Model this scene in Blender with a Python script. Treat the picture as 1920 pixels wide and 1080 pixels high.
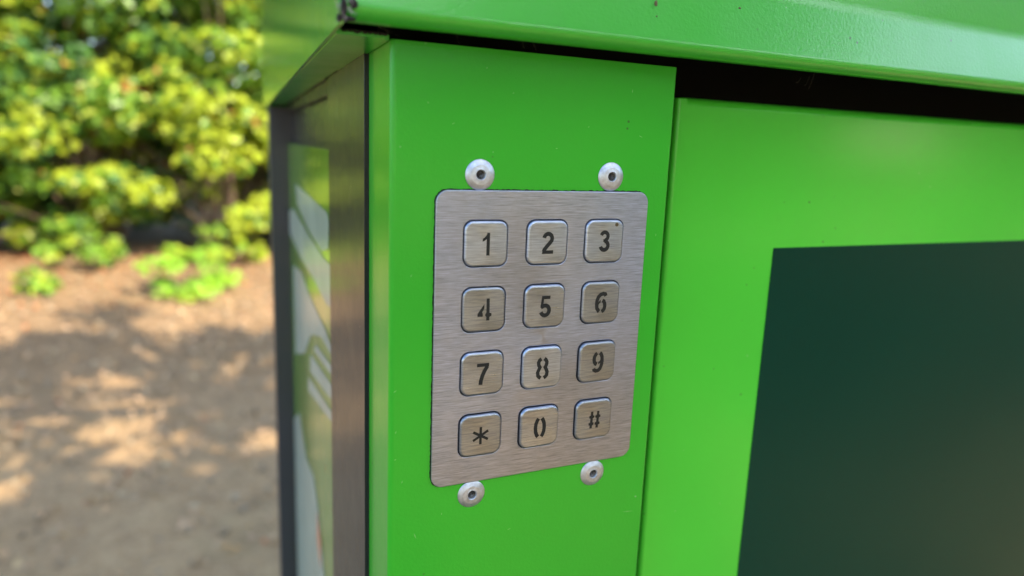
import bpy, bmesh, math, random
import numpy as np
from mathutils import Vector, Matrix, Euler

for o in list(bpy.data.objects):
    bpy.data.objects.remove(o)
S = bpy.context.scene
COL = S.collection
PI = math.pi
H0 = 1.25                      # height of the keypad's centre above the ground (m)
MM = 0.001

# ------------------------------------------------------------------ camera
cam = bpy.data.cameras.new('camera')
cam_o = bpy.data.objects.new('camera', cam)
COL.objects.link(cam_o)
S.camera = cam_o
right = Vector((0.92322, -0.382336, 0.038526))
down = Vector((-0.032558, -0.177725, -0.983542))
fwd = Vector((0.38289, 0.906771, -0.176527))
m3 = Matrix((right, -down, -fwd)).transposed()
loc = Vector((-82.020963, -169.402702, 55.622668)) * MM + Vector((0, 0, H0))
cam_o.matrix_world = Matrix.Translation(loc) @ m3.to_4x4()
cam.sensor_width = 36.0
cam.lens = 36.0 * 1216.763 / 1920.0
cam.shift_y = -(540 - 492.636) / 1920.0
cam.clip_start = 0.01
cam.clip_end = 500
cam.dof.use_dof = True
cam.dof.focus_distance = 0.1945
cam.dof.aperture_fstop = 6.6

# ------------------------------------------------------------------ light
SUN_EL, SUN_AZ = math.radians(38), math.radians(148)      # azimuth clockwise from +Y
w = bpy.data.worlds.new("World")
S.world = w
w.use_nodes = True
sky = w.node_tree.nodes.new('ShaderNodeTexSky')
sky.sky_type = 'NISHITA'
sky.sun_disc = False
sky.sun_elevation = SUN_EL
sky.sun_rotation = SUN_AZ
bg = w.node_tree.nodes['Background']
w.node_tree.links.new(sky.outputs[0], bg.inputs[0])
bg.inputs[1].default_value = 0.15
sun = bpy.data.lights.new('sun', 'SUN')
sun.energy = 3.3
sun.angle = math.radians(0.53)
sun.color = (1.0, 0.87, 0.66)
sun_o = bpy.data.objects.new('sun', sun)
COL.objects.link(sun_o)
sd = Vector((math.sin(SUN_AZ) * math.cos(SUN_EL), math.cos(SUN_AZ) * math.cos(SUN_EL), math.sin(SUN_EL)))
sun_o.rotation_euler = sd.to_track_quat('Z', 'Y').to_euler()
S.view_settings.view_transform = 'Standard'
S.view_settings.look = 'None'
S.view_settings.gamma = 1
S.view_settings.use_curve_mapping = False
S.view_settings.exposure = 1.9
S.render.engine = 'CYCLES'
S.cycles.max_bounces = 7
S.cycles.use_denoising = True

# ------------------------------------------------------------------ material helper
class NT:
    def __init__(s, name):
        s.m = bpy.data.materials.new(name); s.m.use_nodes = True
        s.t = s.m.node_tree; s.n = s.t.nodes; s.l = s.t.links
        s.b = s.n['Principled BSDF']; s.out = s.n['Material Output']
        s.tc = s.n.new('ShaderNodeTexCoord')
    def node(s, kind, **kw):
        n = s.n.new(kind)
        for k, v in kw.items():
            if k in n.inputs: s.set(n.inputs[k], v)
            else: setattr(n, k, v)
        return n
    def set(s, sock, v):
        if isinstance(v, bpy.types.NodeSocket): s.l.new(v, sock)
        else: sock.default_value = v
    def P(s, **kw):
        for k, v in kw.items(): s.set(s.b.inputs[k.replace('_', ' ')], v)
    def map(s, scale=(1, 1, 1), src='Object'):
        mp = s.node('ShaderNodeMapping'); s.l.new(s.tc.outputs[src], mp.inputs['Vector'])
        mp.inputs['Scale'].default_value = scale
        return mp.outputs[0]
    def noise(s, vec, scale, detail=3, rough=0.5, dist=0):
        n = s.node('ShaderNodeTexNoise'); s.l.new(vec, n.inputs['Vector'])
        n.inputs['Scale'].default_value = scale; n.inputs['Detail'].default_value = detail
        n.inputs['Roughness'].default_value = rough; n.inputs['Distortion'].default_value = dist
        return n.outputs[0]
    def ramp(s, f, stops):
        r = s.node('ShaderNodeValToRGB'); s.l.new(f, r.inputs[0])
        e = r.color_ramp.elements
        while len(e) < len(stops): e.new(0.5)
        for i, (p, c) in enumerate(stops):
            e[i].position = p
            e[i].color = (c, c, c, 1) if isinstance(c, (int, float)) else (*c, 1)
        return r.outputs[0]
    def mix(s, f, a, b, mode='MIX'):
        n = s.node('ShaderNodeMix'); n.data_type = 'RGBA'; n.blend_type = mode
        s.set(n.inputs[0], f)
        for i, v in ((6, a), (7, b)):
            if isinstance(v, tuple) and len(v) == 3: v = (*v, 1)
            s.set(n.inputs[i], v)
        return n.outputs[2]
    def math(s, op, a, b=0.0):
        n = s.node('ShaderNodeMath', operation=op); s.set(n.inputs[0], a); s.set(n.inputs[1], b)
        return n.outputs[0]
    def bump(s, h, strength, dist, prev=None):
        n = s.node('ShaderNodeBump'); n.inputs['Strength'].default_value = strength
        n.inputs['Distance'].default_value = dist; s.l.new(h, n.inputs['Height'])
        if prev: s.l.new(prev, n.inputs['Normal'])
        return n.outputs[0]

def paint(name, col, rough=0.33, peel=0.06, specks=True, coat=0.0, spec=0.5, crough=0.12, cior=1.5):
    """powder coated sheet: orange peel relief, dust, small chips"""
    k = NT(name)
    v = k.map()
    big = k.noise(v, 9, 3)
    c = k.mix(k.ramp(big, [(0.3, 0.0), (0.7, 1.0)]), tuple(x * 0.94 for x in col), tuple(min(1, x * 1.06) for x in col))
    if specks:
        vo = k.node('ShaderNodeTexVoronoi', feature='F1'); k.l.new(v, vo.inputs['Vector']); vo.inputs['Scale'].default_value = 130
        d = k.ramp(vo.outputs['Distance'], [(0.0, 1.0), (0.045, 1.0), (0.07, 0.0)])
        mask = k.ramp(k.noise(v, 40, 2), [(0.56, 0.0), (0.62, 1.0)])
        f = k.math('MULTIPLY', d, mask)
        c = k.mix(k.math('MULTIPLY', f, 0.7), c, (0.05, 0.07, 0.03))
        vo2 = k.node('ShaderNodeTexVoronoi', feature='F1'); k.l.new(v, vo2.inputs['Vector']); vo2.inputs['Scale'].default_value = 95
        d2 = k.ramp(vo2.outputs['Distance'], [(0.0, 1.0), (0.02, 1.0), (0.035, 0.0)])
        c = k.mix(k.math('MULTIPLY', d2, 0.45), c, (0.5, 0.6, 0.45))
    p1 = k.noise(v, 2400, 2, 0.5)
    p2 = k.noise(v, 1000, 2, 0.5)
    h = k.math('ADD', k.math('MULTIPLY', p1, 0.35), p2)
    k.P(Base_Color=c, Roughness=k.ramp(k.noise(v, 60, 4), [(0.3, rough * 0.88), (0.7, rough * 1.14)]),
        Normal=k.bump(h, 1.0, peel * MM), Coat_Weight=coat, Coat_Roughness=crough, Coat_IOR=cior)
    k.P(Coat_Normal=k.bump(h, 1.0, peel * MM))
    k.b.inputs['Specular IOR Level'].default_value = spec
    return k.m

def simple(name, col, rough=0.6, metal=0.0, nscale=80, var=0.15, bump=0.0, bscale=400):
    k = NT(name); v = k.map()
    n = k.noise(v, nscale, 4)
    c = k.mix(k.ramp(n, [(0.3, 0.0), (0.7, 1.0)]), tuple(x * (1 - var) for x in col), tuple(min(1, x * (1 + var)) for x in col))
    k.P(Base_Color=c, Roughness=rough, Metallic=metal)
    if bump: k.P(Normal=k.bump(k.noise(v, bscale, 3), 1.0, bump))
    return k.m

def steel(name, seed=0.0, tone=0.62, rough=0.36, warm=0.0, strength=1.0):
    """horizontally brushed stainless steel"""
    k = NT(name)
    mp = k.node('ShaderNodeMapping'); k.l.new(k.tc.outputs['Object'], mp.inputs['Vector'])
    mp.inputs['Location'].default_value = (seed, seed * 1.7, 0)
    mp.inputs['Scale'].default_value = (1, 1, 1)
    def streak(sx, sy, det):
        q = k.node('ShaderNodeMapping'); k.l.new(mp.outputs[0], q.inputs['Vector']); q.inputs['Scale'].default_value = (sx, sy, 30)
        return k.noise(q.outputs[0], 1.0, det, 0.6)
    a = streak(110, 5600, 3); b = streak(230, 3100, 2); cc = streak(45, 900, 3)
    n = k.math('ADD', k.math('MULTIPLY', a, 0.56), k.math('ADD', k.math('MULTIPLY', b, 0.32), k.math('MULTIPLY', cc, 0.12)))
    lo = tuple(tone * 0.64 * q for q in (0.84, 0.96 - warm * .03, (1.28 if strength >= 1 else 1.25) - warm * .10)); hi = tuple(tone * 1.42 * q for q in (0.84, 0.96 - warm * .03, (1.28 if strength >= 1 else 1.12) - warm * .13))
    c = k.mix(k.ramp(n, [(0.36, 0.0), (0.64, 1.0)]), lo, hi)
    blot = k.noise(k.map(), 70, 4)
    c = k.mix(k.ramp(blot, [(0.35, 0.14 * strength), (0.7, 0.0)]), c, (0.38, 0.36, 0.35))
    sm = k.noise(k.map((1, 1.6, 1)), 38, 5, 0.62, 1.2)
    c = k.mix(k.ramp(sm, [(0.52, 0.0), (0.70, 0.22)]), c, (0.33, 0.32, 0.32))
    k.P(Base_Color=c, Metallic=1.0, Roughness=k.ramp(n, [(0.3, rough * 1.25), (0.7, rough * 0.8)]),
        Normal=k.bump(n, 0.55 * strength, 0.05 * MM), Anisotropic=0.55)
    tg = k.node('ShaderNodeTangent', direction_type='RADIAL', axis='Y')
    return k.m

GREEN = (0.038, 0.44, 0.024)
M_GREEN = paint('green_powder_coat', GREEN, rough=0.36, peel=0.05, coat=0.7, crough=0.14, cior=1.33, spec=0.15)
M_HOOD = paint('green_powder_coat_hood', GREEN, rough=0.34, peel=0.06, specks=True, coat=0.7, crough=0.16, cior=1.5)
M_HSIDE = paint('green_powder_coat_hood_side', GREEN, rough=0.34, peel=0.025, specks=False, coat=1.0, crough=0.1, cior=2.0)
M_DOOR = paint('green_powder_coat_door', (0.075, 0.62, 0.040), rough=0.36, peel=0.02, specks=True, coat=0.8, crough=0.16, cior=1.35, spec=0.15)
M_DARK = paint('anthracite_coat', (0.020, 0.022, 0.028), rough=0.4, peel=0.05, specks=True, coat=0.7, crough=0.12, cior=1.3, spec=0.1)
M_DARK2 = paint('anthracite_coat_rear', (0.036, 0.042, 0.054), rough=0.4, peel=0.03, specks=False)
M_INSIDE = simple('interior_shade_black', (0.003, 0.003, 0.003), 0.9)  # near-black colour stands in for the shade inside the open gaps
M_EDGE = simple('bare_sheet_edge', (0.75, 0.72, 0.70), 0.4, 0.5, 300, 0.3)
M_FILM = NT('dark_green_film')
_k = M_FILM; _v = _k.map()
_k.P(Base_Color=_k.mix(_k.ramp(_k.noise(_v, 4, 2), [(0.3, 0.0), (0.7, 1.0)]), (0.004, 0.042, 0.025), (0.005, 0.050, 0.029)),
     Roughness=_k.ramp(_k.noise(_v, 14, 6, 0.7), [(0.3, 0.27), (0.7, 0.33)]), Specular_IOR_Level=0.08, Normal=_k.bump(_k.noise(_v, 900, 2), 1.0, 0.004 * MM))
M_FILM = _k.m
M_PRINT = paint('printed_green', (0.16, 0.42, 0.03), rough=0.3, peel=0.02, specks=False, coat=1.0, crough=0.08)
M_WHITE = simple('printed_white', (0.40, 0.48, 0.40), 0.2, 0, 30, 0.12)
M_PINK = simple('printed_orange', (0.62, 0.30, 0.18), 0.3, 0, 30, 0.1)
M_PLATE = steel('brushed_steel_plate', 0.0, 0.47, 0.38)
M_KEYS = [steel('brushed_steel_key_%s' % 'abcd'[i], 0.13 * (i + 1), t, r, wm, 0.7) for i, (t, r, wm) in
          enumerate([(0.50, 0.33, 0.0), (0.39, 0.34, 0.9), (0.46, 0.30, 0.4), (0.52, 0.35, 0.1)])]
M_INK = simple('black_legend_fill', (0.007, 0.009, 0.008), 0.75, 0, 500, 0.3)
M_GAP = simple('black_gap', (0.006, 0.006, 0.006), 0.85)
M_ALU = simple('rivet_aluminium', (0.60, 0.66, 0.76), 0.46, 1.0, 900, 0.16, 0.03 * MM, 1500)
M_MAND = simple('rivet_core', (0.11, 0.11, 0.11), 0.5, 0.9, 1500, 0.6, 0.15 * MM, 2500)
M_WEB = simple('cobweb_grey', (0.33, 0.32, 0.30), 0.8)
M_DIRT = simple('dirt_black', (0.025, 0.022, 0.02), 0.95, 0, 900, 0.5, 0.3 * MM, 1500)
M_STAIN = simple('brown_stain', (0.11, 0.085, 0.04), 0.7, 0, 1500, 0.4)

# ------------------------------------------------------------------ object helpers
def link(o, parent=None):
    COL.objects.link(o)
    if parent is not None: o.parent = parent
    return o
def empty(name, loc, label, cat, group=None):
    o = bpy.data.objects.new(name, None); o.empty_display_size = 0.05
    o.location = loc; link(o); o['label'] = label; o['category'] = cat
    if group: o['group'] = group
    return o
def mobj(name, mesh, mats, parent=None, loc=(0, 0, 0), rot=(0, 0, 0), smooth=False, wn=False):
    o = bpy.data.objects.new(name, mesh)
    for m in (mats if isinstance(mats, (list, tuple)) else [mats]): mesh.materials.append(m)
    o.location = loc; o.rotation_euler = rot
    if smooth:
        mesh.shade_smooth()
    link(o, parent)
    if wn:
        md = o.modifiers.new('wn', 'WEIGHTED_NORMAL'); md.keep_sharp = True; md.weight = 90
    return o
def curve_mesh(loops, thick, bevel, res=4):
    """flat filled outline (with holes) of given thickness; front face ends at z=thick, back at z=0; units m.
    the outline is the OUTER silhouette"""
    cu = bpy.data.curves.new('c', 'CURVE'); cu.dimensions = '2D'; cu.fill_mode = 'BOTH'
    cu.extrude = max(1e-6, thick / 2 - bevel); cu.bevel_depth = bevel; cu.bevel_resolution = res
    cu.offset = -bevel
    for lp in loops:
        sp = cu.splines.new('POLY'); sp.points.add(len(lp) - 1)
        for i, (x, y) in enumerate(lp): sp.points[i].co = (x, y, 0, 1)
        sp.use_cyclic_u = True
    ob = bpy.data.objects.new('t', cu); COL.objects.link(ob)
    dg = bpy.context.evaluated_depsgraph_get()
    me = bpy.data.meshes.new_from_object(ob.evaluated_get(dg))
    bpy.data.objects.remove(ob); bpy.data.curves.remove(cu)
    bm = bmesh.new(); bm.from_mesh(me)
    bmesh.ops.remove_doubles(bm, verts=bm.verts, dist=2e-6)
    for v in bm.verts: v.co.z += thick / 2
    bm.to_mesh(me); bm.free()
    me.materials.clear()
    return me
def rrect(cx, cy, w, h, r, n=8, wob=0.0, rnd=None):
    pts = []
    for (sx, sy, a0) in ((1, 1, 0), (-1, 1, 90), (-1, -1, 180), (1, -1, 270)):
        for i in range(n + 1):
            a = math.radians(a0 + 90 * i / n)
            pts.append(((cx + sx * (w / 2 - r) + r * math.cos(a)) * MM, (cy + sy * (h / 2 - r) + r * math.sin(a)) * MM))
    return pts
def box_bm(bm, x0, x1, y0, y1, z0, z1):
    vs = [bm.verts.new((x * MM, y * MM, z * MM)) for x in (x0, x1) for y in (y0, y1) for z in (z0, z1)]
    for f in ((0, 1, 3, 2), (4, 6, 7, 5), (0, 4, 5, 1), (2, 3, 7, 6), (0, 2, 6, 4), (1, 5, 7, 3)):
        bm.faces.new([vs[i] for i in f])
def box_mesh(x0, x1, y0, y1, z0, z1, bev=0.0, seg=3):
    bm = bmesh.new(); box_bm(bm, x0, x1, y0, y1, z0, z1)
    bmesh.ops.recalc_face_normals(bm, faces=bm.faces)
    if bev: bmesh.ops.bevel(bm, geom=bm.edges[:], offset=bev * MM, segments=seg, profile=0.5, affect='EDGES')
    me = bpy.data.meshes.new('m'); bm.to_mesh(me); bm.free()
    return me
def round_path(pts, seg=6):
    """pts = (a, b, radius); returns polyline with rounded corners"""
    out = []
    n = len(pts)
    for i, p in enumerate(pts):
        P = Vector(p[:2]); r = p[2] if len(p) > 2 else 0
        if i in (0, n - 1) or r == 0: out.append(P); continue
        A = Vector(pts[i - 1][:2]); B = Vector(pts[i + 1][:2])
        u = (A - P).normalized(); v = (B - P).normalized()
        ang = u.angle(v)
        t = r / math.tan(ang / 2)
        c = P + (u + v).normalized() * (r / math.sin(ang / 2))
        s = P + u * t; e = P + v * t
        a0 = math.atan2(s.y - c.y, s.x - c.x); a1 = math.atan2(e.y - c.y, e.x - c.x)
        d = (a1 - a0 + PI) % (2 * PI) - PI
        for k in range(seg + 1):
            a = a0 + d * k / seg
            out.append(Vector((c.x + r * math.cos(a), c.y + r * math.sin(a))))
    return out
def sheet_mesh(path, thick, lo, hi, axis, edge_mat=True):
    """folded sheet: 2-D path offset to the left by thick, swept from lo to hi along axis ('x' or 'z').
    axis z: path is (x, y); axis x: path is (y, z)."""
    n = len(path); off = []
    for i in range(n):
        d0 = (path[i] - path[i - 1]).normalized() if i else None
        d1 = (path[i + 1] - path[i]).normalized() if i < n - 1 else None
        d = ((d0 or d1) + (d1 or d0)).normalized()
        nn = Vector((-d.y, d.x))
        k = 1 / max(0.3, nn.dot(Vector((-(d1 or d0).y, (d1 or d0).x))))
        off.append(path[i] + nn * thick * k)
    bm = bmesh.new()
    def mk(p, t): return bm.verts.new((p.x * MM, p.y * MM, t * MM) if axis == 'z' else (t * MM, p.x * MM, p.y * MM))
    O = [[mk(p, t) for p in path] for t in (lo, hi)]
    I = [[mk(p, t) for p in off] for t in (lo, hi)]
    for i in range(n - 1):
        bm.faces.new((O[0][i], O[0][i + 1], O[1][i + 1], O[1][i])).smooth = True
        bm.faces.new((I[0][i], I[1][i], I[1][i + 1], I[0][i + 1])).smooth = True
    es = []
    for i in range(n - 1):
        es.append(bm.faces.new((O[0][i], I[0][i], I[0][i + 1], O[0][i + 1])))
        es.append(bm.faces.new((O[1][i], O[1][i + 1], I[1][i + 1], I[1][i])))
    for i in (0, n - 1):
        es.append(bm.faces.new((O[0][i], O[1][i], I[1][i], I[0][i])))
    for f in es:
        f.material_index = 1 if edge_mat else 0
        for e in f.edges: e.smooth = False
    bmesh.ops.recalc_face_normals(bm, faces=bm.faces)
    me = bpy.data.meshes.new('m'); bm.to_mesh(me); bm.free()
    return me
def poly_mesh(polys, plane, val, thick=0.0):
    """flat print: polygons in a plane; plane 'x': coords (y, z) at x=val facing -x"""
    bm = bmesh.new()
    for P in polys:
        vs = [bm.verts.new((val * MM, a * MM, b * MM)) for a, b in P]
        bm.faces.new(vs)
    bmesh.ops.triangulate(bm, faces=bm.faces)
    me = bpy.data.meshes.new('m'); bm.to_mesh(me); bm.free()
    return me
def lathe(profile, n=40):
    bm = bmesh.new(); rings = []
    for r, z in profile:
        if r < 1e-6: rings.append([bm.verts.new((0, 0, z * MM))])
        else: rings.append([bm.verts.new((r * MM * math.cos(2 * PI * i / n), r * MM * math.sin(2 * PI * i / n), z * MM)) for i in range(n)])
    for a, b in zip(rings, rings[1:]):
        for i in range(n):
            j = (i + 1) % n
            if len(a) == 1 and len(b) == 1: continue
            if len(b) == 1: bm.faces.new((a[i], a[j], b[0]))
            elif len(a) == 1: bm.faces.new((a[0], b[j], b[i]))
            else: bm.faces.new((a[i], a[j], b[j], b[i]))
    bmesh.ops.recalc_face_normals(bm, faces=bm.faces)
    me = bpy.data.meshes.new('m'); bm.to_mesh(me); bm.free()
    return me
FRONT = (PI / 2, 0, 0)          # local z -> world -y, local y -> world z

# ================================================================== GROUND
k = NT('dry_earth'); v = k.map()
n1 = k.noise(v, 0.9, 5, 0.6); n2 = k.noise(v, 9, 6, 0.65); n3 = k.noise(v, 60, 4, 0.6)
c = k.mix(k.ramp(n2, [(0.3, 0.0), (0.72, 1.0)]), (0.27, 0.155, 0.070), (0.50, 0.315, 0.15))
c = k.mix(k.ramp(n3, [(0.35, 0.0), (0.75, 0.75)]), c, (0.56, 0.39, 0.21))
c = k.mix(k.ramp(n1, [(0.5, 0.0), (0.68, 0.3)]), c, (0.20, 0.18, 0.07))
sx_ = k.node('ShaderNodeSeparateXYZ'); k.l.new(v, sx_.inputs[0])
shade_band = k.ramp(k.math('ADD', k.math('MULTIPLY', sx_.outputs[1], 0.1), k.math('MULTIPLY', n2, 0.25)), [(0.38, 0.0), (0.55, 0.7), (1.0, 0.85)])  # painted shade: earth colour darkens with distance towards the hedge
c = k.mix(shade_band, c, k.mix(k.ramp(n2, [(0.35, 0.0), (0.65, 1.0)]), (0.12, 0.068, 0.034), (0.38, 0.235, 0.115)))
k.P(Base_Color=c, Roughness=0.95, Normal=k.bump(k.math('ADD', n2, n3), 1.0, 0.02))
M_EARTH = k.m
rng = np.random.default_rng(7)
gx = np.concatenate([[-250, -60, -25], np.linspace(-9, 9, 130), [25, 60, 250]])
gy = np.concatenate([[-250, -60, -20], np.linspace(-3, 12, 110), [25, 60, 250]])
X, Y = np.meshgrid(gx, gy)
inner = (abs(X) < 9) & (Y > 0.8) & (Y < 12)
Z = np.where(inner, 0.02 * np.sin(X * 2.1 + 1.3 * np.sin(Y * 1.7)) * np.cos(Y * 1.9) + 0.012 * np.sin(X * 7 + Y * 5) + rng.normal(0, 0.006, X.shape), 0.0)
verts = np.stack([X.ravel(), Y.ravel(), Z.ravel()], 1)
nx, ny = len(gx), len(gy)
ii = np.arange(nx * ny).reshape(ny, nx)
faces = np.stack([ii[:-1, :-1].ravel(), ii[:-1, 1:].ravel(), ii[1:, 1:].ravel(), ii[1:, :-1].ravel()], 1)
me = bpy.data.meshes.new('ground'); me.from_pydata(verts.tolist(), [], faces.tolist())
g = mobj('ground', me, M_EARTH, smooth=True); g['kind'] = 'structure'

# ================================================================== SHRUBS, TREES
def leaf_mat(name, col, trans=0.5, rough=0.45):
    k = NT(name); v = k.map()
    n = k.noise(v, 5.0, 3)
    c = k.mix(k.ramp(n, [(0.35, 0.0), (0.65, 1.0)]), tuple(x * 0.72 for x in col), tuple(min(1, x * 1.25) for x in col))
    k.P(Base_Color=c, Roughness=rough)
    tr = k.node('ShaderNodeBsdfTranslucent')
    cc = k.mix(1.0, c, (1.0, 1.0, 0.35), 'MULTIPLY'); k.l.new(cc, tr.inputs[0])
    mx = k.node('ShaderNodeMixShader'); mx.inputs[0].default_value = trans
    k.l.new(k.b.outputs[0], mx.inputs[1]); k.l.new(tr.outputs[0], mx.inputs[2]); k.l.new(mx.outputs[0], k.out.inputs[0])
    return k.m
L_YG = leaf_mat('leaf_yellow_green', (0.46, 0.55, 0.05), 0.5, 0.36)
L_G = leaf_mat('leaf_green', (0.15, 0.29, 0.03), 0.42, 0.38)
L_DG = leaf_mat('leaf_deep_green', (0.05, 0.14, 0.03), 0.3)
L_O = leaf_mat('leaf_orange_brown', (0.42, 0.19, 0.05), 0.35)
L_BR = leaf_mat('leaf_bright_green', (0.34, 0.60, 0.06), 0.5)
M_BARK = simple('bark', (0.13, 0.09, 0.06), 0.9, 0, 20, 0.35, 0.01, 60)

def leaves_mesh(cent, nrm, size, mat_idx, r):
    """one folded leaf (4 verts along + fold) per row"""
    n = len(cent)
    nrm = nrm / np.linalg.norm(nrm, axis=1, keepdims=True)
    a = r.normal(size=(n, 3)); u = np.cross(nrm, a); u /= np.linalg.norm(u, axis=1, keepdims=True)
    w_ = np.cross(nrm, u)
    L = size[:, None]; W = L * 0.34
    p0 = cent - u * L * 0.5
    p1 = cent + w_ * W + nrm * L * 0.10
    p2 = cent + u * L * 0.5 - nrm * L * 0.12
    p3 = cent - w_ * W + nrm * L * 0.10
    V = np.stack([p0, p1, p2, p3], 1).reshape(-1, 3)
    F = np.empty((n * 2, 3), np.int32); b = np.arange(n) * 4
    F[0::2] = np.stack([b, b + 1, b + 2], 1); F[1::2] = np.stack([b, b + 2, b + 3], 1)
    me = bpy.data.meshes.new('leaves')
    me.vertices.add(len(V)); me.vertices.foreach_set('co', V.astype(np.float32).ravel())
    me.loops.add(F.size); me.loops.foreach_set('vertex_index', F.ravel())
    me.polygons.add(len(F)); me.polygons.foreach_set('loop_start', np.arange(0, F.size, 3, dtype=np.int32))
    me.polygons.foreach_set('loop_total', np.full(len(F), 3, np.int32))
    me.polygons.foreach_set('material_index', np.repeat(mat_idx, 2).astype(np.int32))
    me.update(calc_edges=True); me.validate()
    return me
def branch_mesh(segs):
    bm = bmesh.new()
    for A, B, r0, r1 in segs:
        A = Vector(A); B = Vector(B); d = (B - A)
        if d.length < 1e-5: continue
        q = d.to_track_quat('Z', 'Y'); rings = []
        for P, rr in ((A, r0), (B, r1)):
            rings.append([bm.verts.new(P + q @ Vector((rr * math.cos(2 * PI * i / 7), rr * math.sin(2 * PI * i / 7), 0))) for i in range(7)])
        for i in range(7):
            bm.faces.new((rings[0][i], rings[0][(i + 1) % 7], rings[1][(i + 1) % 7], rings[1][i])).smooth = True
    me = bpy.data.meshes.new('branches'); bm.to_mesh(me); bm.free()
    return me
def foliage(center, radii, nclump, per, clump_r, leaf, r, weights, low=0.0, lobes=0.35):
    """clumps of leaves through an uneven ellipsoid"""
    cs = []
    ph = r.uniform(0, 6.28, 6)
    while len(cs) < nclump:
        d = r.normal(size=3); d /= np.linalg.norm(d)
        lob = 1 + lobes * (math.sin(3 * math.atan2(d[1], d[0]) + ph[0]) * 0.5 + math.sin(5 * d[2] + ph[1] + 2 * d[0]) * 0.5)
        rad = lob * (r.uniform(0.35, 1.0) ** 0.55)
        p = np.array(center) + d * rad * np.array(radii)
        if d[2] < 0: p[:2] += d[:2] * np.array(radii)[:2] * 0.45 * -d[2]
        if p[2] < low: continue
        cs.append(p)
    cs = np.array(cs)
    cr = clump_r * r.uniform(0.55, 1.35, nclump)
    ci = np.repeat(np.arange(nclump), per)
    n = len(ci)
    d = r.normal(size=(n, 3)); d /= np.linalg.norm(d, axis=1, keepdims=True)
    rr = r.uniform(0.25, 1.0, n) ** 0.5
    pos = cs[ci] + d * (rr * cr[ci])[:, None] * np.array([1.15, 1.15, 0.62])
    nrm = d * 0.6 + np.array([0.15, -0.25, 0.75]) + r.normal(size=(n, 3)) * 0.45
    size = leaf * r.uniform(0.6, 1.35, n)
    # each clump leans to one leaf tone
    tone = r.choice(len(weights), nclump, p=np.array(weights) / sum(weights))
    mi = np.where(r.random(n) < 0.62, tone[ci], r.choice(len(weights), n, p=np.array(weights) / sum(weights)))
    ok = pos[:, 2] > max(0.03, low - 0.12)
    return pos[ok], nrm[ok], size[ok], mi[ok], cs

LM = [L_YG, L_G, L_DG, L_O]
def shrub(name, label, x, y, h, rx, ry, seed, nclump=105, per=175, leaf=0.098, weights=(0.33, 0.36, 0.29, 0.02), low=0.25, cat='shrub', group='shrubs at the edge of the bare ground', clump_r=0.30):
    r = np.random.default_rng(seed)
    e = empty(name, (x, y, 0), label, cat, group)
    pos, nrm, size, mi, cs = foliage((0, 0, h * 0.50), (rx, ry, h * 0.56), nclump, per, clump_r, leaf, r, weights, low)
    mobj('foliage', leaves_mesh(pos, nrm, size, mi, r), LM, e)
    segs = []
    for c_ in cs[::2]:
        b = np.array([r.uniform(-.15, .15) * rx, r.uniform(-.15, .15) * ry, 0.0])
        mid = b * 0.5 + c_ * 0.5 * np.array([0.7, 0.7, 1.0])
        segs += [(b, mid, 0.014, 0.009), (mid, c_, 0.009, 0.003)]
    mobj('stems', branch_mesh(segs), M_BARK, e)
    return e

shrub('shrub', 'tall yellow-green shrub at the far left edge of the photo', -3.1, 7.7, 3.6, 1.35, 0.9, 11, low=0.12)
shrub('shrub', 'broad bright shrub overhanging a dark gap left of centre of the hedge', -1.55, 7.9, 3.7, 1.25, 0.85, 12, low=0.2, weights=(0.30, 0.42, 0.26, 0.02))
shrub('shrub', 'yellowing shrub with a few orange leaves right beside the cabinet edge', -0.25, 7.6, 3.5, 1.1, 0.8, 13, low=0.3, weights=(0.52, 0.28, 0.17, 0.03))
shrub('shrub', 'shrub hidden mostly behind the dark rear post of the cabinet', 1.3, 7.8, 3.2, 1.1, 0.85, 14, low=0.3)
shrub('shrub', 'shrub beyond the left side of the view, continuing the hedge', -4.9, 7.3, 3.2, 1.2, 1.0, 15, low=0.3, nclump=70)
shrub('shrub', 'shrub further left, mirrored in the glossy side of the cabinet', -6.6, 6.6, 3.0, 1.3, 1.0, 16, low=0.3, nclump=70)
shrub('shrub', 'large shrub at the left end of the hedge', -8.3, 5.4, 3.3, 1.5, 1.2, 17, low=0.3, nclump=70)
# dark evergreen growth behind the sunlit shrubs
r = np.random.default_rng(3)
for i, (x, y, h, lab) in enumerate([(-4.6, 9.8, 5.4, 'dark tall evergreen shrub behind the leftmost yellow-green shrub'),
                                    (-2.3, 10.0, 5.6, 'dark tall evergreen shrub showing through the gaps in the middle of the hedge'),
                                    (0.1, 9.8, 5.5, 'dark tall evergreen shrub behind the yellowing shrub beside the cabinet'),
                                    (2.4, 9.9, 5.4, 'dark tall evergreen shrub hidden behind the cabinet')]):
    shrub('evergreen_shrub', lab, x, y - 0.5, h, 1.8, 0.9, 30 + i, nclump=210, per=110, leaf=0.10, weights=(0.02, 0.3, 0.68, 0.0), low=0.05, group='dark evergreens behind the hedge', clump_r=0.42)

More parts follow.
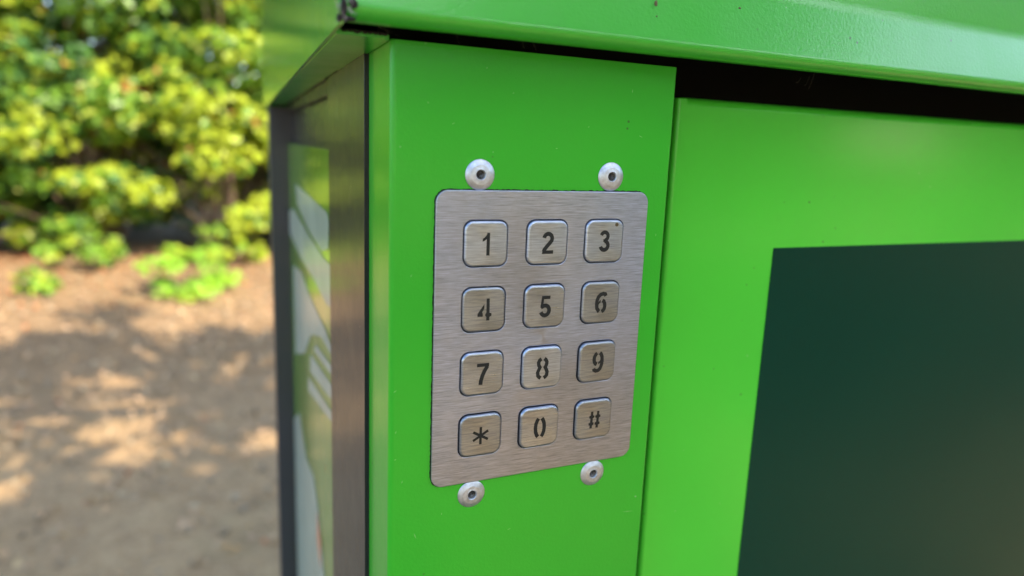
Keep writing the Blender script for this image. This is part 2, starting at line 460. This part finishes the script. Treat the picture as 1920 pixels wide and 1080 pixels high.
# small plants on the ground in front of the hedge
def small_plant(label, x, y, h, rad, seed, weights, n=26):
    r = np.random.default_rng(seed)
    e = empty('small_plant', (x, y, 0), label, 'plant', 'small plants in front of the hedge')
    pos, nrm, size, mi, cs = foliage((0, 0, h * 0.55), (rad, rad * 0.8, h * 0.48), n, 34, 0.085, 0.062, r, weights, 0.05)
    mobj('foliage', leaves_mesh(pos, nrm, size, mi, r), [L_BR, L_YG, L_G, L_O], e)
    mobj('stems', branch_mesh([((0, 0, 0), c_, 0.007, 0.003) for c_ in cs[::2]]), M_BARK, e)
small_plant('bright green leafy seedling clump alone on the sunlit earth, nearest the cabinet', -0.50, 5.6, 0.42, 0.34, 41, (0.75, 0.2, 0.05, 0.0))
small_plant('low green plant at the foot of the hedge, left of the seedling clump', -1.42, 6.8, 0.36, 0.30, 42, (0.15, 0.25, 0.6, 0.0), 18)
small_plant('small pale yellow-green tuft at the left on the sunlit earth', -1.62, 5.9, 0.17, 0.14, 43, (0.1, 0.5, 0.4, 0.0), 7)
small_plant('yellow-green plant at the foot of the hedge right behind the seedling clump', -0.18, 6.9, 0.5, 0.24, 44, (0.15, 0.45, 0.4, 0.0))

def tree(label, x, y, h, cr, seed, nclump, per, leaf, base, weights=(0.2, 0.5, 0.3, 0.0), group='trees standing around the clearing', flat=0.55):
    r = np.random.default_rng(seed)
    e = empty('tree', (x, y, 0), label, 'tree', group)
    cz = base + (h - base) * 0.5
    pos, nrm, size, mi, cs = foliage((0, 0, cz), (cr, cr, (h - base) * 0.5), nclump, per, cr * 0.22, leaf, r, weights, base, 0.4)
    mobj('crown', leaves_mesh(pos, nrm, size, mi, r), LM, e)
    segs = [((0, 0, 0), (0.05, 0.02, base), 0.17, 0.12), ((0.05, 0.02, base), (0, 0, cz + (h - base) * 0.2), 0.12, 0.04)]
    for c_ in cs[::3]:
        t = r.uniform(0.0, 0.6); s0 = np.array([0.05, 0.02, base + (cz - base) * t])
        segs.append((s0, c_, 0.05, 0.012))
    mobj('trunk', branch_mesh(segs), M_BARK, e)
    return e
tree('unseen dense tree added behind the camera to the right to keep the whole cabinet in shade', 3.05, -4.25, 5.5, 1.5, 51, 150, 160, 0.16, 3.75, flat=1)  # added out of view to block the sun from the cabinet
tree('slender tree just right of the cabinet whose shade falls on the bare ground', 1.95, -0.20, 4.35, 1.0, 52, 42, 50, 0.12, 3.0)
tree('broad tree right behind the photographer', 0.9, -8.0, 7.0, 2.3, 53, 80, 90, 0.22, 1.2)
tree('unseen low spreading tree added to the right of the photographer, facing the cabinet door', 8.2, -4.9, 4.3, 2.3, 55, 80, 90, 0.2, 0.5)  # this and the next two are added to block horizon sky in reflections
tree('unseen low spreading tree added behind the right shoulder of the photographer', 5.0, -7.8, 4.4, 2.3, 56, 80, 90, 0.2, 0.5)
tree('unseen low spreading tree added farthest to the right of the cabinet', 11.5, -2.6, 4.4, 2.3, 57, 80, 90, 0.2, 0.5)
tree('broad tree farthest left behind the photographer', -3.6, -7.5, 6.5, 2.2, 54, 70, 90, 0.22, 1.4)

# leaf litter and pebbles
r = np.random.default_rng(90)
n = 9000
lx = r.uniform(-4.5, 1.6, n); ly = 1.6 + r.random(n) ** 0.75 * 6.8
pos = np.stack([lx, ly, r.uniform(0.015, 0.045, n)], 1)
nrm = np.array([0, 0, 1.0]) + r.normal(size=(n, 3)) * 0.45
M_L1 = leaf_mat('dry_leaf_tan', (0.46, 0.30, 0.17), 0.15, 0.7)
M_L2 = leaf_mat('dry_leaf_rust', (0.40, 0.16, 0.07), 0.15, 0.7)
M_L3 = leaf_mat('dry_leaf_pale', (0.48, 0.36, 0.21), 0.15, 0.7)
o = mobj('leaf_litter', leaves_mesh(pos, nrm, r.uniform(0.015, 0.05, n), np.where(r.random(n) < np.clip((ly - 4.6) / 3.0, 0.03, 0.6), 1, np.where(r.random(n) < 0.15, 2, 0)), r), [M_L1, M_L2, M_L3])
o['kind'] = 'stuff'; o['label'] = 'dry tan and rust leaves scattered over the bare ground'; o['category'] = 'leaf litter'
M_PEB = simple('pebble_grey', (0.30, 0.23, 0.15), 0.85, 0, 6, 0.5)
bm = bmesh.new()
tmpl = bmesh.new(); bmesh.ops.create_icosphere(tmpl, subdivisions=1, radius=1.0)
TV = [v.co.copy() for v in tmpl.verts]; TF = [[v.index for v in f.verts] for f in tmpl.faces]; tmpl.free()
PV = []; PF = []
rr = random.Random(5)
for i in range(1500):
    x = rr.uniform(-2.9, 0.9); y = 1.5 + rr.random() ** 1.2 * 5.0
    s = rr.uniform(0.005, 0.019); q = Euler((rr.random() * 6, rr.random() * 6, rr.random() * 6)).to_matrix()
    b = len(PV)
    for t in TV:
        p = q @ Vector((t.x * s * rr.uniform(0.9, 1.2), t.y * s * 0.8, t.z * s * 0.6)); PV.append((x + p.x, y + p.y, 0.012 + p.z))
    PF += [[b + i_ for i_ in f] for f in TF]
bm.free()
me = bpy.data.meshes.new('pebbles'); me.from_pydata(PV, [], PF)
o = mobj('pebbles', me, M_PEB); o['kind'] = 'stuff'; o['label'] = 'small grey pebbles strewn over the bare ground'; o['category'] = 'pebbles'

# ================================================================== CABINET  (child coordinates: mm about the keypad's centre)
cab = empty('metal_cabinet', (0, 0, 0), 'bright green sheet-metal cabinet with overhanging hood and anthracite side frame', 'cabinet')
OFF = (0, 0, H0)
ZB = -1235.0          # lowest point of the cabinet
def cpart(name, mesh, mats, parent=None, wn=False, smooth=False):
    return mobj(name, mesh, mats, parent or cab, loc=OFF if parent is None else (0, 0, 0), wn=wn, smooth=smooth)

# front post: folded sheet, open at the top
path = round_path([(-45.9, 30.0), (-45.9, 0, 1.6), (41.6, 0, 1.2), (41.6, 9.0)], 8)
post = cpart('front_post', sheet_mesh(path, 1.4, ZB + 60, 81.0, 'z'), [M_GREEN, M_EDGE], wn=True)
# rivets
prof = [(0, -0.6), (1.15, -0.6)]
cup = [(1.2, -0.55), (1.28, 0.6), (1.34, 0.82), (1.48, 0.93), (1.62, 0.93), (1.74, 0.86), (1.80, 0.84), (2.70, 0.84), (2.74, 0.835), (2.80, 0.81), (3.3, 0.62), (3.9, 0.34), (4.2, 0.17), (4.29, 0.08), (4.3, 0.0)]
ME_RIV = lathe([(1.2, -0.9)] + cup); ME_RIV.shade_smooth(); ME_RIV.materials.append(M_ALU)
mp_ = []
for i in range(7): mp_.append((1.22 * (1 - i / 6), 0.22 + 0.16 * math.sin(i * 2.1 + 1)))
ME_CORE = lathe(mp_, 18); ME_CORE.materials.append(M_MAND)
for i, (x, z, rot) in enumerate([(-21.1, 47.6, 0.3), (20.4, 47.8, 1.9), (-20.9, -47.6, 3.4), (20.6, -47.8, 5.0)]):
    o = bpy.data.objects.new('rivet', ME_RIV); link(o, post)
    o.matrix_local = Matrix.Translation((x * MM, -0.0001, z * MM)) @ Euler(FRONT).to_matrix().to_4x4() @ Matrix.Rotation(rot, 4, 'Z')
    bm = bmesh.new(); bm.from_mesh(ME_CORE)
rv = [c_ for c_ in post.children]
# put the dark mandrel remains inside each rivet's own mesh (second material)
def join_meshes(parts):
    bm = bmesh.new(); mats = []
    for me_, mat in parts:
        if mat not in mats: mats.append(mat)
        n0 = len(bm.faces); bm.from_mesh(me_); bm.faces.ensure_lookup_table()
        for f in bm.faces[n0:]: f.material_index = mats.index(mat)
    me_ = bpy.data.meshes.new('j'); bm.to_mesh(me_); bm.free()
    for m_ in mats: me_.materials.append(m_)
    return me_
ME_R2 = join_meshes([(ME_RIV, M_ALU), (ME_CORE, M_MAND)])
for o in rv: o.data = ME_R2

# anthracite side post (left side, just behind the green post), rear post and rails
cpart('side_post', box_mesh(-47.3, -38, 30.2, 116.0, ZB + 60, 83.5, 0.25), M_DARK, wn=True)
cpart('rear_post', box_mesh(-59.6, -38, 382, 404, ZB + 60, 79.0, 0.5), M_DARK2, wn=True)
cpart('top_rail', box_mesh(-46.6, -38, 116.2, 381.5, 74.5, 80.3, 0.4), M_DARK, wn=True)
cpart('side_sheet', box_mesh(-43.0, -40, 116.2, 381.5, ZB + 60, 74.0), M_DARK)
pr = cpart('printed_panel', box_mesh(-46.0, -43.1, 117.5, 381, ZB + 100, 51.0, 0.2), M_PRINT, wn=True)
white = [
 [(310.4, 24.4), (207.9, 23.6), (131.8, 23.0), (126.4, 19.5), (129.2, 6.8), (156.2, 1.3), (217.7, 3.2), (300, 10.7)],
 [(379, -2.2), (336.0, 4.0), (211.5, 0.2), (146.9, -0.4), (120, 0.6), (118.9, -18.5), (140.2, -21.2), (196.3, -20.6), (275.3, -22.8), (378.9, -20.3)],
 [(348.7, -40.9), (277.3, -32.4), (217.5, -35.8), (141.6, -35.0), (120, -37.4), (120, -41), (162.0, -44), (215, -58), (262.8, -85.0), (344.6, -110.9)],
 [(190, -56.5), (118.5, -45.5), (118.5, -50), (200, -63)], [(222, -72), (119, -55), (119, -62), (225, -84)], [(238, -92), (119, -68), (119, -73), (240, -102)],
 [(376, -178.3), (315.7, -148.1), (263.7, -160), (214.3, -148.0), (189.4, -156.1), (163.5, -181.2), (180, -420), (370, -420)]]
cpart('white_graphic', poly_mesh(white, 'x', -46.25), M_WHITE)
cpart('orange_graphic', poly_mesh([[(196, -160), (176, -168), (182, -190), (200, -182)]], 'x', -46.4), M_PINK)
o = cpart('back_sheet', box_mesh(-59.0, 905, 404.5, 408, ZB + 60, 128), M_GREEN)
cpart('plinth', box_mesh(-40, 898, 14, 396, ZB - 15, ZB + 59.5, 2), M_DARK2)
cpart('right_side_sheet', box_mesh(899, 903, 2, 404, ZB + 60, 128), M_GREEN)
cpart('inner_shelf', box_mesh(-37.5, 898, 29, 380, 60, 62), M_INSIDE)
cpart('inner_back', box_mesh(-37.5, 898, 60, 62, 62, 127.5), M_INSIDE)
cpart('inner_front', box_mesh(-44.0, 898, 29.5, 30.1, ZB + 60, 60), M_INSIDE)
# door: tray with a folded, rounded top edge
DY = 14.0
path = round_path([(28, 74.1), (DY, 74.1, 3.2), (DY, ZB + 70)], 8)
door = cpart('door', sheet_mesh(path, 1.2, 56.5, 860, 'x', False), M_DOOR, wn=True)
mobj('folded_edge', sheet_mesh(round_path([(52.7, 27.5), (52.7, DY, 1.7), (56.52, DY)], 10), 1.2, ZB + 70, 73.4, 'z', False), M_DOOR, door, wn=True)
mobj('dark_film', curve_mesh([[(101.0 * MM, -900 * MM), (820 * MM, -900 * MM), (820 * MM, 22.0 * MM), (101.0 * MM, 22.0 * MM)]], 0.25 * MM, 0.05 * MM, 1), M_FILM, door,
     loc=(0, (DY - 0.02) * MM, 0), rot=FRONT)
cpart('hinge_post', box_mesh(862, 898.5, 1.0, 29, ZB + 60, 81, 1.2), M_GREEN, wn=True)

# hood: profile in (y, z), swept along x, front face
hood = cpart('hood', sheet_mesh(round_path([(-9.0, 82.3), (-15.8, 82.0, 3.0), (-10.8, 102.0, 16), (-11.6, 176.0, 8), (60, 188), (388, 165), (457, 139), (459, 90)], 12), -1.3, -59.4, 905, 'x', False), M_HOOD, wn=True)
# left side face of the hood with its bottom flange folded inwards; far corner is rounded
bm = bmesh.new()
outline = round_path([(-14.6, 82.2), (428, 82.2), ], 6)
side = [(-14.4, 81.0), (440, 79.5), (452, 82), (459, 88), (461, 96), (461, 139.5), (388, 166), (60, 189.5), (-12.0, 177.0), (-11.2, 102), (-14.9, 84)]
vo_ = [bm.verts.new((-60.6 * MM, a * MM, b * MM)) for a, b in side]
vi_ = [bm.verts.new((-59.6 * MM, a * MM, b * MM)) for a, b in side]
bm.faces.new(vo_); bm.faces.new(vi_[::-1])
for i in range(len(side)):
    j = (i + 1) % len(side); bm.faces.new((vo_[i], vi_[i], vi_[j], vo_[j]))
bmesh.ops.recalc_face_normals(bm, faces=bm.faces)
me = bpy.data.meshes.new('m'); bm.to_mesh(me); bm.free()
mobj('side_face', me, M_HSIDE, hood)
mobj('side_flange', box_mesh(-59.5, -47.6, -2.5, 430, 80.6, 81.8, 0.2), M_HOOD, hood, wn=True)
mobj('seal_strip', box_mesh(-47.7, -44.0, 122, 430, 80.5, 82.0, 0.2), M_DARK, hood)
mobj('seal_strip', box_mesh(-47.7, -46.2, 0.5, 84, 80.7, 82.0, 0.1), M_HOOD, hood)
mobj('inner_lining', box_mesh(-58.5, 904, -9, 420, 128, 130), M_INSIDE, hood)
# dirt and cobweb in the open corner seam
rr = random.Random(12)
bm = bmesh.new()
tm = bmesh.new(); bmesh.ops.create_icosphere(tm, subdivisions=2, radius=1.0); 
TV2 = [v.co.copy() for v in tm.verts]; TF2 = [[v.index for v in f.verts] for f in tm.faces]; tm.free()
def blob(bm, c, s, jag=0.35):
    vs = [bm.verts.new(((c[0] + t.x * s[0] * (1 + rr.uniform(-jag, jag))) * MM, (c[1] + t.y * s[1] * (1 + rr.uniform(-jag, jag))) * MM, (c[2] + t.z * s[2] * (1 + rr.uniform(-jag, jag))) * MM)) for t in TV2]
    for f in TF2: bm.faces.new([vs[i] for i in f])
blob(bm, (-59.6, -15.4, 84.6), (0.8, 1.0, 2.2)); blob(bm, (-60.4, -14.4, 82.2), (0.7, 1.0, 1.0)); blob(bm, (-58.4, -14.6, 82.2), (1.6, 1.0, 0.6)); blob(bm, (-57.6, -15.3, 85.4), (1.0, 0.5, 1.0))
for i in range(26): blob(bm, (-58 + i * 0.42, -3.2 + rr.uniform(-.3, .3), 81.5 + rr.uniform(-.2, .2)), (0.35, 0.5, 0.3))
me = bpy.data.meshes.new('m'); bm.to_mesh(me); bm.free(); mobj('corner_dirt', me, M_DIRT, hood)['kind'] = 'stuff'
bm = bmesh.new()
def strand(bm, A, B, rad=0.05, sag=0.4):
    A = Vector(A); B = Vector(B); prev = None
    for i in range(7):
        t = i / 6; p = A.lerp(B, t) + Vector((0, 0, -sag * 4 * t * (1 - t)))
        ring = [bm.verts.new(((p.x + rad * math.cos(a)) * MM, (p.y + rad * math.sin(a)) * MM, (p.z + rad * math.sin(a + 1)) * MM)) for a in (0, 2.09, 4.19)]
        if prev:
            for q in range(3): bm.faces.new((prev[q], prev[(q + 1) % 3], ring[(q + 1) % 3], ring[q]))
        prev = ring
for i in range(34):
    a = (-60.2 + rr.uniform(-.9, 2.6), -15.6 + rr.uniform(-.4, .6), 83.2 + rr.uniform(-1.6, 3.4))
    b = (a[0] + rr.uniform(-2.0, 2.4), a[1] + rr.uniform(-.5, .5), a[2] + rr.uniform(-1.6, 2.2))
    strand(bm, a, b, rr.uniform(0.03, 0.08), rr.uniform(-.3, .5))
for i in range(4):
    x = rr.uniform(-56, 8); strand(bm, (x, -14.9, 82.2), (x + rr.uniform(2, 11), rr.uniform(-6, -0.2), 81.1), 0.012, rr.uniform(0, 0.9))
for i in range(3):
    x = (95, 99, 101)[i]; strand(bm, (x, 6, 81 - i), (x + 5, 9, 83 + i), 0.05, 0.7)
me = bpy.data.meshes.new('m'); bm.to_mesh(me); bm.free(); mobj('cobweb', me, M_WEB, hood)['kind'] = 'stuff'
bm = bmesh.new(); blob(bm, (23.0, -13.3, 95.0), (0.55, 0.12, 0.75), 0.2); blob(bm, (23.2, -13.8, 91.6), (0.3, 0.1, 0.2), 0.3); blob(bm, (51.5, -13.1, 97.0), (0.5, 0.1, 0.3), 0.3)
me = bpy.data.meshes.new('m'); bm.to_mesh(me); bm.free(); mobj('dried_drip', me, M_STAIN, hood)['kind'] = 'stuff'

# hairline scratches and dust on the post
bm = bmesh.new()
for (x, z, L, a) in [(35.5, -64.5, 4.6, -0.12), (-44.2, -12.6, 1.2, 0.6), (-43.9, -24.8, 1.0, 1.2), (-42.0, -40.2, 1.0, 1.3), (-44.0, -33, .7, .4), (-29, 61, 1.0, 0.5), (26, 73, 1.2, 1.4), (-12, 70, .6, .3), (-40, 20, .9, 1.0), (-30, -52.5, .8, 1.35), (-20, 76, .5, 1), (12, 62, .6, .5), (-38, -58, 2.2, 1.9), (30, 60, 1.6, -0.4), (-8, -62, 1.3, 0.3), (38.2, 30, 1.0, 1.5), (2, 55.5, .7, .2), (-36, 66, .8, 2.2)]:
    d = Vector((math.cos(a), math.sin(a))) * L / 2; nn = Vector((-d.y, d.x)).normalized() * 0.11
    P = [(x - d.x, z - d.y), (x + nn.x, z + nn.y), (x + d.x, z + d.y), (x - nn.x, z - nn.y)]
    bm.faces.new([bm.verts.new((p * MM, -0.02 * MM, q * MM)) for p, q in P])
me = bpy.data.meshes.new('m'); bm.to_mesh(me); bm.free()
mobj('scratches', me, simple('scratch_pale', (0.22, 0.55, 0.16), 0.6), post)['kind'] = 'stuff'

# ================================================================== KEYPAD
kp = empty('keypad', (0, 0, H0), 'brushed steel twelve-key numeric keypad riveted to the green front post', 'keypad')
P_ = 19.0
holes = [rrect((i - 1) * P_, (1.5 - j) * P_, 13.3, 13.35, 2.7, 8) for j in range(4) for i in range(3)]
# black irregular line round the plate (cut-out in the post)
jr = random.Random(8)
ol = rrect(0.1, 0.0, 67.9, 87.2, 3.6, 10)
dense = []
for i in range(len(ol)):
    a, b = Vector(ol[i]), Vector(ol[(i + 1) % len(ol)])
    ns = max(1, int((b - a).length / (0.6 * MM)))
    for q in range(ns): dense.append(a.lerp(b, q / ns))
dense = [(p.x * (1 + jr.uniform(-0.0035, 0.0045)), p.y * (1 + jr.uniform(-0.003, 0.0045))) for p in dense]
mobj('cutout_edge', curve_mesh([dense], 0.12 * MM, 0.005 * MM, 0), M_GAP, kp, loc=(0, 0, 0), rot=FRONT)
mobj('plate', curve_mesh([rrect(0.15, -0.05, 67.6, 86.9, 3.5, 12)] + holes, 0.68 * MM, 0.26 * MM, 4), M_PLATE, kp, loc=(0, -0.10 * MM, 0), rot=FRONT, wn=True, smooth=True)

def ribbon(pts, w, z=0.0, closed=False):
    """stroke polygon with square ends from a polyline"""
    pts = [Vector(p) for p in pts]; L = []; R = []
    n = len(pts)
    for i in range(n):
        d0 = (pts[i] - pts[i - 1]).normalized() if i else None
        d1 = (pts[i + 1] - pts[i]).normalized() if i < n - 1 else None
        d = ((d0 or d1) + (d1 or d0)).normalized(); nn = Vector((-d.y, d.x))
        kk = 1 / max(0.55, nn.dot(Vector((-(d1 or d0).y, (d1 or d0).x))))
        L.append(pts[i] + nn * w / 2 * kk); R.append(pts[i] - nn * w / 2 * kk)
    return L, R
def arc(cx, cy, rx, ry, a0, a1, n=14):
    return [(cx + rx * math.cos(math.radians(a0 + (a1 - a0) * i / n)), cy + ry * math.sin(math.radians(a0 + (a1 - a0) * i / n))) for i in range(n + 1)]
SW = 0.19
def glyph(ch):
    """strokes ('r', points, width) and solid polygons ('p', points); height 1, centred on x = 0, base 0"""
    g = []
    if ch == '1':
        g = [('p', [(0.00, 0), (0.155, 0), (0.155, 1.0), (0.03, 1.0), (-0.02, 0.88), (-0.10, 0.79), (-0.185, 0.74), (-0.185, 0.61), (-0.09, 0.65), (0.00, 0.72)])]
    elif ch == '2':
        pts = arc(0, 0.70, 0.205, 0.215, 172, -28, 14) + [(0.10, 0.50), (-0.06, 0.33), (-0.17, 0.19), (-0.20, 0.10)]
        g = [('r', pts, SW), ('p', [(-0.29, 0), (0.29, 0), (0.29, 0.165), (-0.25, 0.165)])]
    elif ch == '3':
        g = [('r', arc(-0.005, 0.725, 0.185, 0.19, 165, -80, 13), SW * .95), ('r', arc(-0.005, 0.285, 0.205, 0.205, 88, -168, 15), SW), ('p', [(-0.07, 0.455), (0.04, 0.455), (0.04, 0.60), (-0.07, 0.585)])]
    elif ch == '4':
        g = [('p', [(-0.33, 0.19), (-0.075, 0.19), (-0.075, 0.33), (-0.11, 0.38), (-0.01, 0.55), (-0.01, 0.76), (-0.33, 0.32)]),
             ('p', [(0.09, 0.0), (0.24, 0.0), (0.25, 0.17), (0.34, 0.20), (0.34, 0.33), (0.245, 0.35), (0.24, 1.0), (0.09, 1.0), (0.09, 0.35), (0.04, 0.30), (0.04, 0.22), (0.09, 0.17)])]
    elif ch == '5':
        g = [('r', [(-0.165, 0.44), (-0.115, 0.92)], 0.13), ('p', [(-0.17, 0.845), (0.26, 0.845), (0.26, 1.0), (-0.17, 1.0)]),
             ('r', [(-0.20, 0.47)] + arc(0.01, 0.315, 0.215, 0.235, 128, -162, 16), SW)]
    elif ch == '6':
        g = [('r', [(0.26, 0.80), (0.22, 0.895), (0.10, 0.92), (-0.03, 0.885), (-0.15, 0.77), (-0.215, 0.60), (-0.225, 0.40), (-0.20, 0.22), (-0.10, 0.08), (-0.07, 0.055)], SW),
             ('p', [(-0.16, 0.47), (-0.07, 0.60), (-0.01, 0.62), (-0.01, 0.50), (-0.08, 0.45), (-0.14, 0.36)]),
             ('r', [(0.08, 0.60), (0.16, 0.55), (0.215, 0.43), (0.225, 0.30), (0.20, 0.18), (0.13, 0.09), (0.06, 0.05)], SW)]
    elif ch == '7':
        g = [('p', [(-0.29, 0.84), (0.30, 0.84), (0.30, 1.0), (-0.29, 1.0)]), ('r', [(0.22, 0.86), (0.08, 0.64), (-0.02, 0.40), (-0.08, 0.18), (-0.095, 0.0)], SW)]
    elif ch == '8':
        for s in (-1, 1):
            g.append(('r', [(s * 0.075, 0.965), (s * 0.16, 0.90), (s * 0.215, 0.79), (s * 0.20, 0.66), (s * 0.135, 0.545), (s * 0.19, 0.44), (s * 0.245, 0.31), (s * 0.225, 0.15), (s * 0.15, 0.07), (s * 0.075, 0.03)], SW * .95))
    elif ch == '9':
        g = [('r', [(0.08, 0.96), (0.15, 0.90), (0.215, 0.76), (0.235, 0.55), (0.21, 0.33), (0.14, 0.16), (0.03, 0.07), (-0.09, 0.06), (-0.19, 0.11), (-0.225, 0.19)], SW),
             ('p', [(0.16, 0.50), (0.08, 0.40), (0.02, 0.39), (0.02, 0.50), (0.08, 0.53), (0.13, 0.60)]),
             ('r', [(-0.07, 0.96), (-0.14, 0.90), (-0.215, 0.77), (-0.225, 0.64), (-0.20, 0.52), (-0.14, 0.43), (-0.06, 0.39)], SW)]
    elif ch == '0':
        for s in (-1, 1):
            g.append(('r', [(s * 0.085, 0.96), (s * 0.15, 0.87), (s * 0.215, 0.71), (s * 0.235, 0.50), (s * 0.215, 0.29), (s * 0.15, 0.12), (s * 0.085, 0.04)], SW))
    elif ch == '*':
        for a in (90, 30, 150):
            c_, s_ = math.cos(math.radians(a)), math.sin(math.radians(a))
            g.append(('r', [(-c_ * 0.46, 0.5 - s_ * 0.46), (c_ * 0.46, 0.5 + s_ * 0.46)], 0.135))
    elif ch == '#':
        for x in (-0.16, 0.18):
            g.append(('p', [(x - 0.09, 0.07), (x + 0.05, 0.07), (x + 0.06, 0.22), (x + 0.14, 0.25), (x + 0.14, 0.36), (x + 0.075, 0.38), (x + 0.08, 0.58), (x + 0.16, 0.61), (x + 0.16, 0.72), (x + 0.085, 0.74), (x + 0.09, 0.93), (x - 0.04, 0.93),
                            (x - 0.05, 0.74), (x - 0.13, 0.71), (x - 0.13, 0.60), (x - 0.06, 0.58), (x - 0.065, 0.38), (x - 0.15, 0.35), (x - 0.15, 0.24), (x - 0.08, 0.22)]))
    return g
def glyph_mesh(ch, hgt, xs=1.0):
    bm = bmesh.new()
    for li, it in enumerate(glyph(ch)):
        z = (0.012 + 0.008 * li) * MM
        if it[0] == 'p':
            vs = [bm.verts.new((x * hgt * xs * MM, (y - 0.5) * hgt * MM, z)) for x, y in it[1]]
            f = bm.faces.new(vs); f.normal_update()
            if f.normal.z < 0: f.normal_flip()
        else:
            L, R = ribbon(it[1], it[2])
            VL = [bm.verts.new((p.x * hgt * xs * MM, (p.y - 0.5) * hgt * MM, z)) for p in L]
            VR = [bm.verts.new((p.x * hgt * xs * MM, (p.y - 0.5) * hgt * MM, z)) for p in R]
            for i in range(len(VL) - 1):
                f = bm.faces.new((VR[i], VR[i + 1], VL[i + 1], VL[i])); f.normal_update()
                if f.normal.z < 0: f.normal_flip()
    bmesh.ops.triangulate(bm, faces=bm.faces)
    me_ = bpy.data.meshes.new('glyph'); bm.to_mesh(me_); bm.free(); me_.materials.append(M_INK)
    return me_

KEY_T = 3.0
key_mesh = curve_mesh([rrect(0, 0, 12.95, 12.95, 2.6, 10)], KEY_T * MM, 0.78 * MM, 6)
key_mesh.shade_smooth()
legends = ['123', '456', '789', '*0#']
PROUD = {'1': 0.55, '2': 0.6, '3': 0.6, '4': 0.45, '5': 0.8, '6': 0.75, '7': 0.8, '8': 1.0, '9': 0.95, '*': 0.85, '0': 1.0, '#': 1.0}
MATI = {'1': 0, '2': 3, '3': 0, '4': 1, '5': 2, '6': 1, '7': 2, '8': 3, '9': 1, '*': 1, '0': 2, '#': 1}
jr = random.Random(21)
names = {'*': 'star', '#': 'hash'}
mk = {}
for j in range(4):
    for i in range(3):
        ch = legends[j][i]
        m_i = MATI[ch]
        if m_i not in mk:
            km = key_mesh.copy(); km.materials.append(M_KEYS[m_i]); mk[m_i] = km
        o = bpy.data.objects.new('key', mk[m_i]); link(o, kp)
        pr_ = PROUD[ch]
        # the plate's front is at y = -(0.13 + 0.95) mm; local z of the key points out of the plate
        o.matrix_local = Matrix.Translation(((i - 1) * P_ * MM, (-(0.80 + pr_) + KEY_T) * MM, (1.5 - j) * P_ * MM)) @ Euler((PI / 2 + jr.uniform(-.012, .012), jr.uniform(-.006, .006), jr.uniform(-.014, .014))).to_matrix().to_4x4()
        o['label'] = 'key marked with the %s' % (('digit ' + ch) if ch.isdigit() else names[ch] + ' symbol')
        md = o.modifiers.new('wn', 'WEIGHTED_NORMAL'); md.weight = 90
        hgt = {'*': 5.9, '#': 6.5}.get(ch, 6.45)
        g_ = bpy.data.objects.new('legend', glyph_mesh(ch, hgt, 0.98 if ch != '*' else 1.0)); link(g_, o)
        g_.location = (jr.uniform(-.1, .1) * MM, jr.uniform(-.15, .1) * MM, KEY_T * MM)
        if ch == '3':
            bm = bmesh.new(); blob(bm, (3.9, 5.0, KEY_T + 0.0), (0.62, 0.62, 0.14), 0.15)
            me = bpy.data.meshes.new('m'); bm.to_mesh(me); bm.free(); mobj('brown_spot', me, M_STAIN, o)
        if ch == '4':
            bm = bmesh.new(); blob(bm, (0.9, 6.45, KEY_T - .5), (0.25, 0.3, 0.3), 0.4)
            me = bpy.data.meshes.new('m'); bm.to_mesh(me); bm.free(); mobj('dust_fleck', me, M_WEB, o)
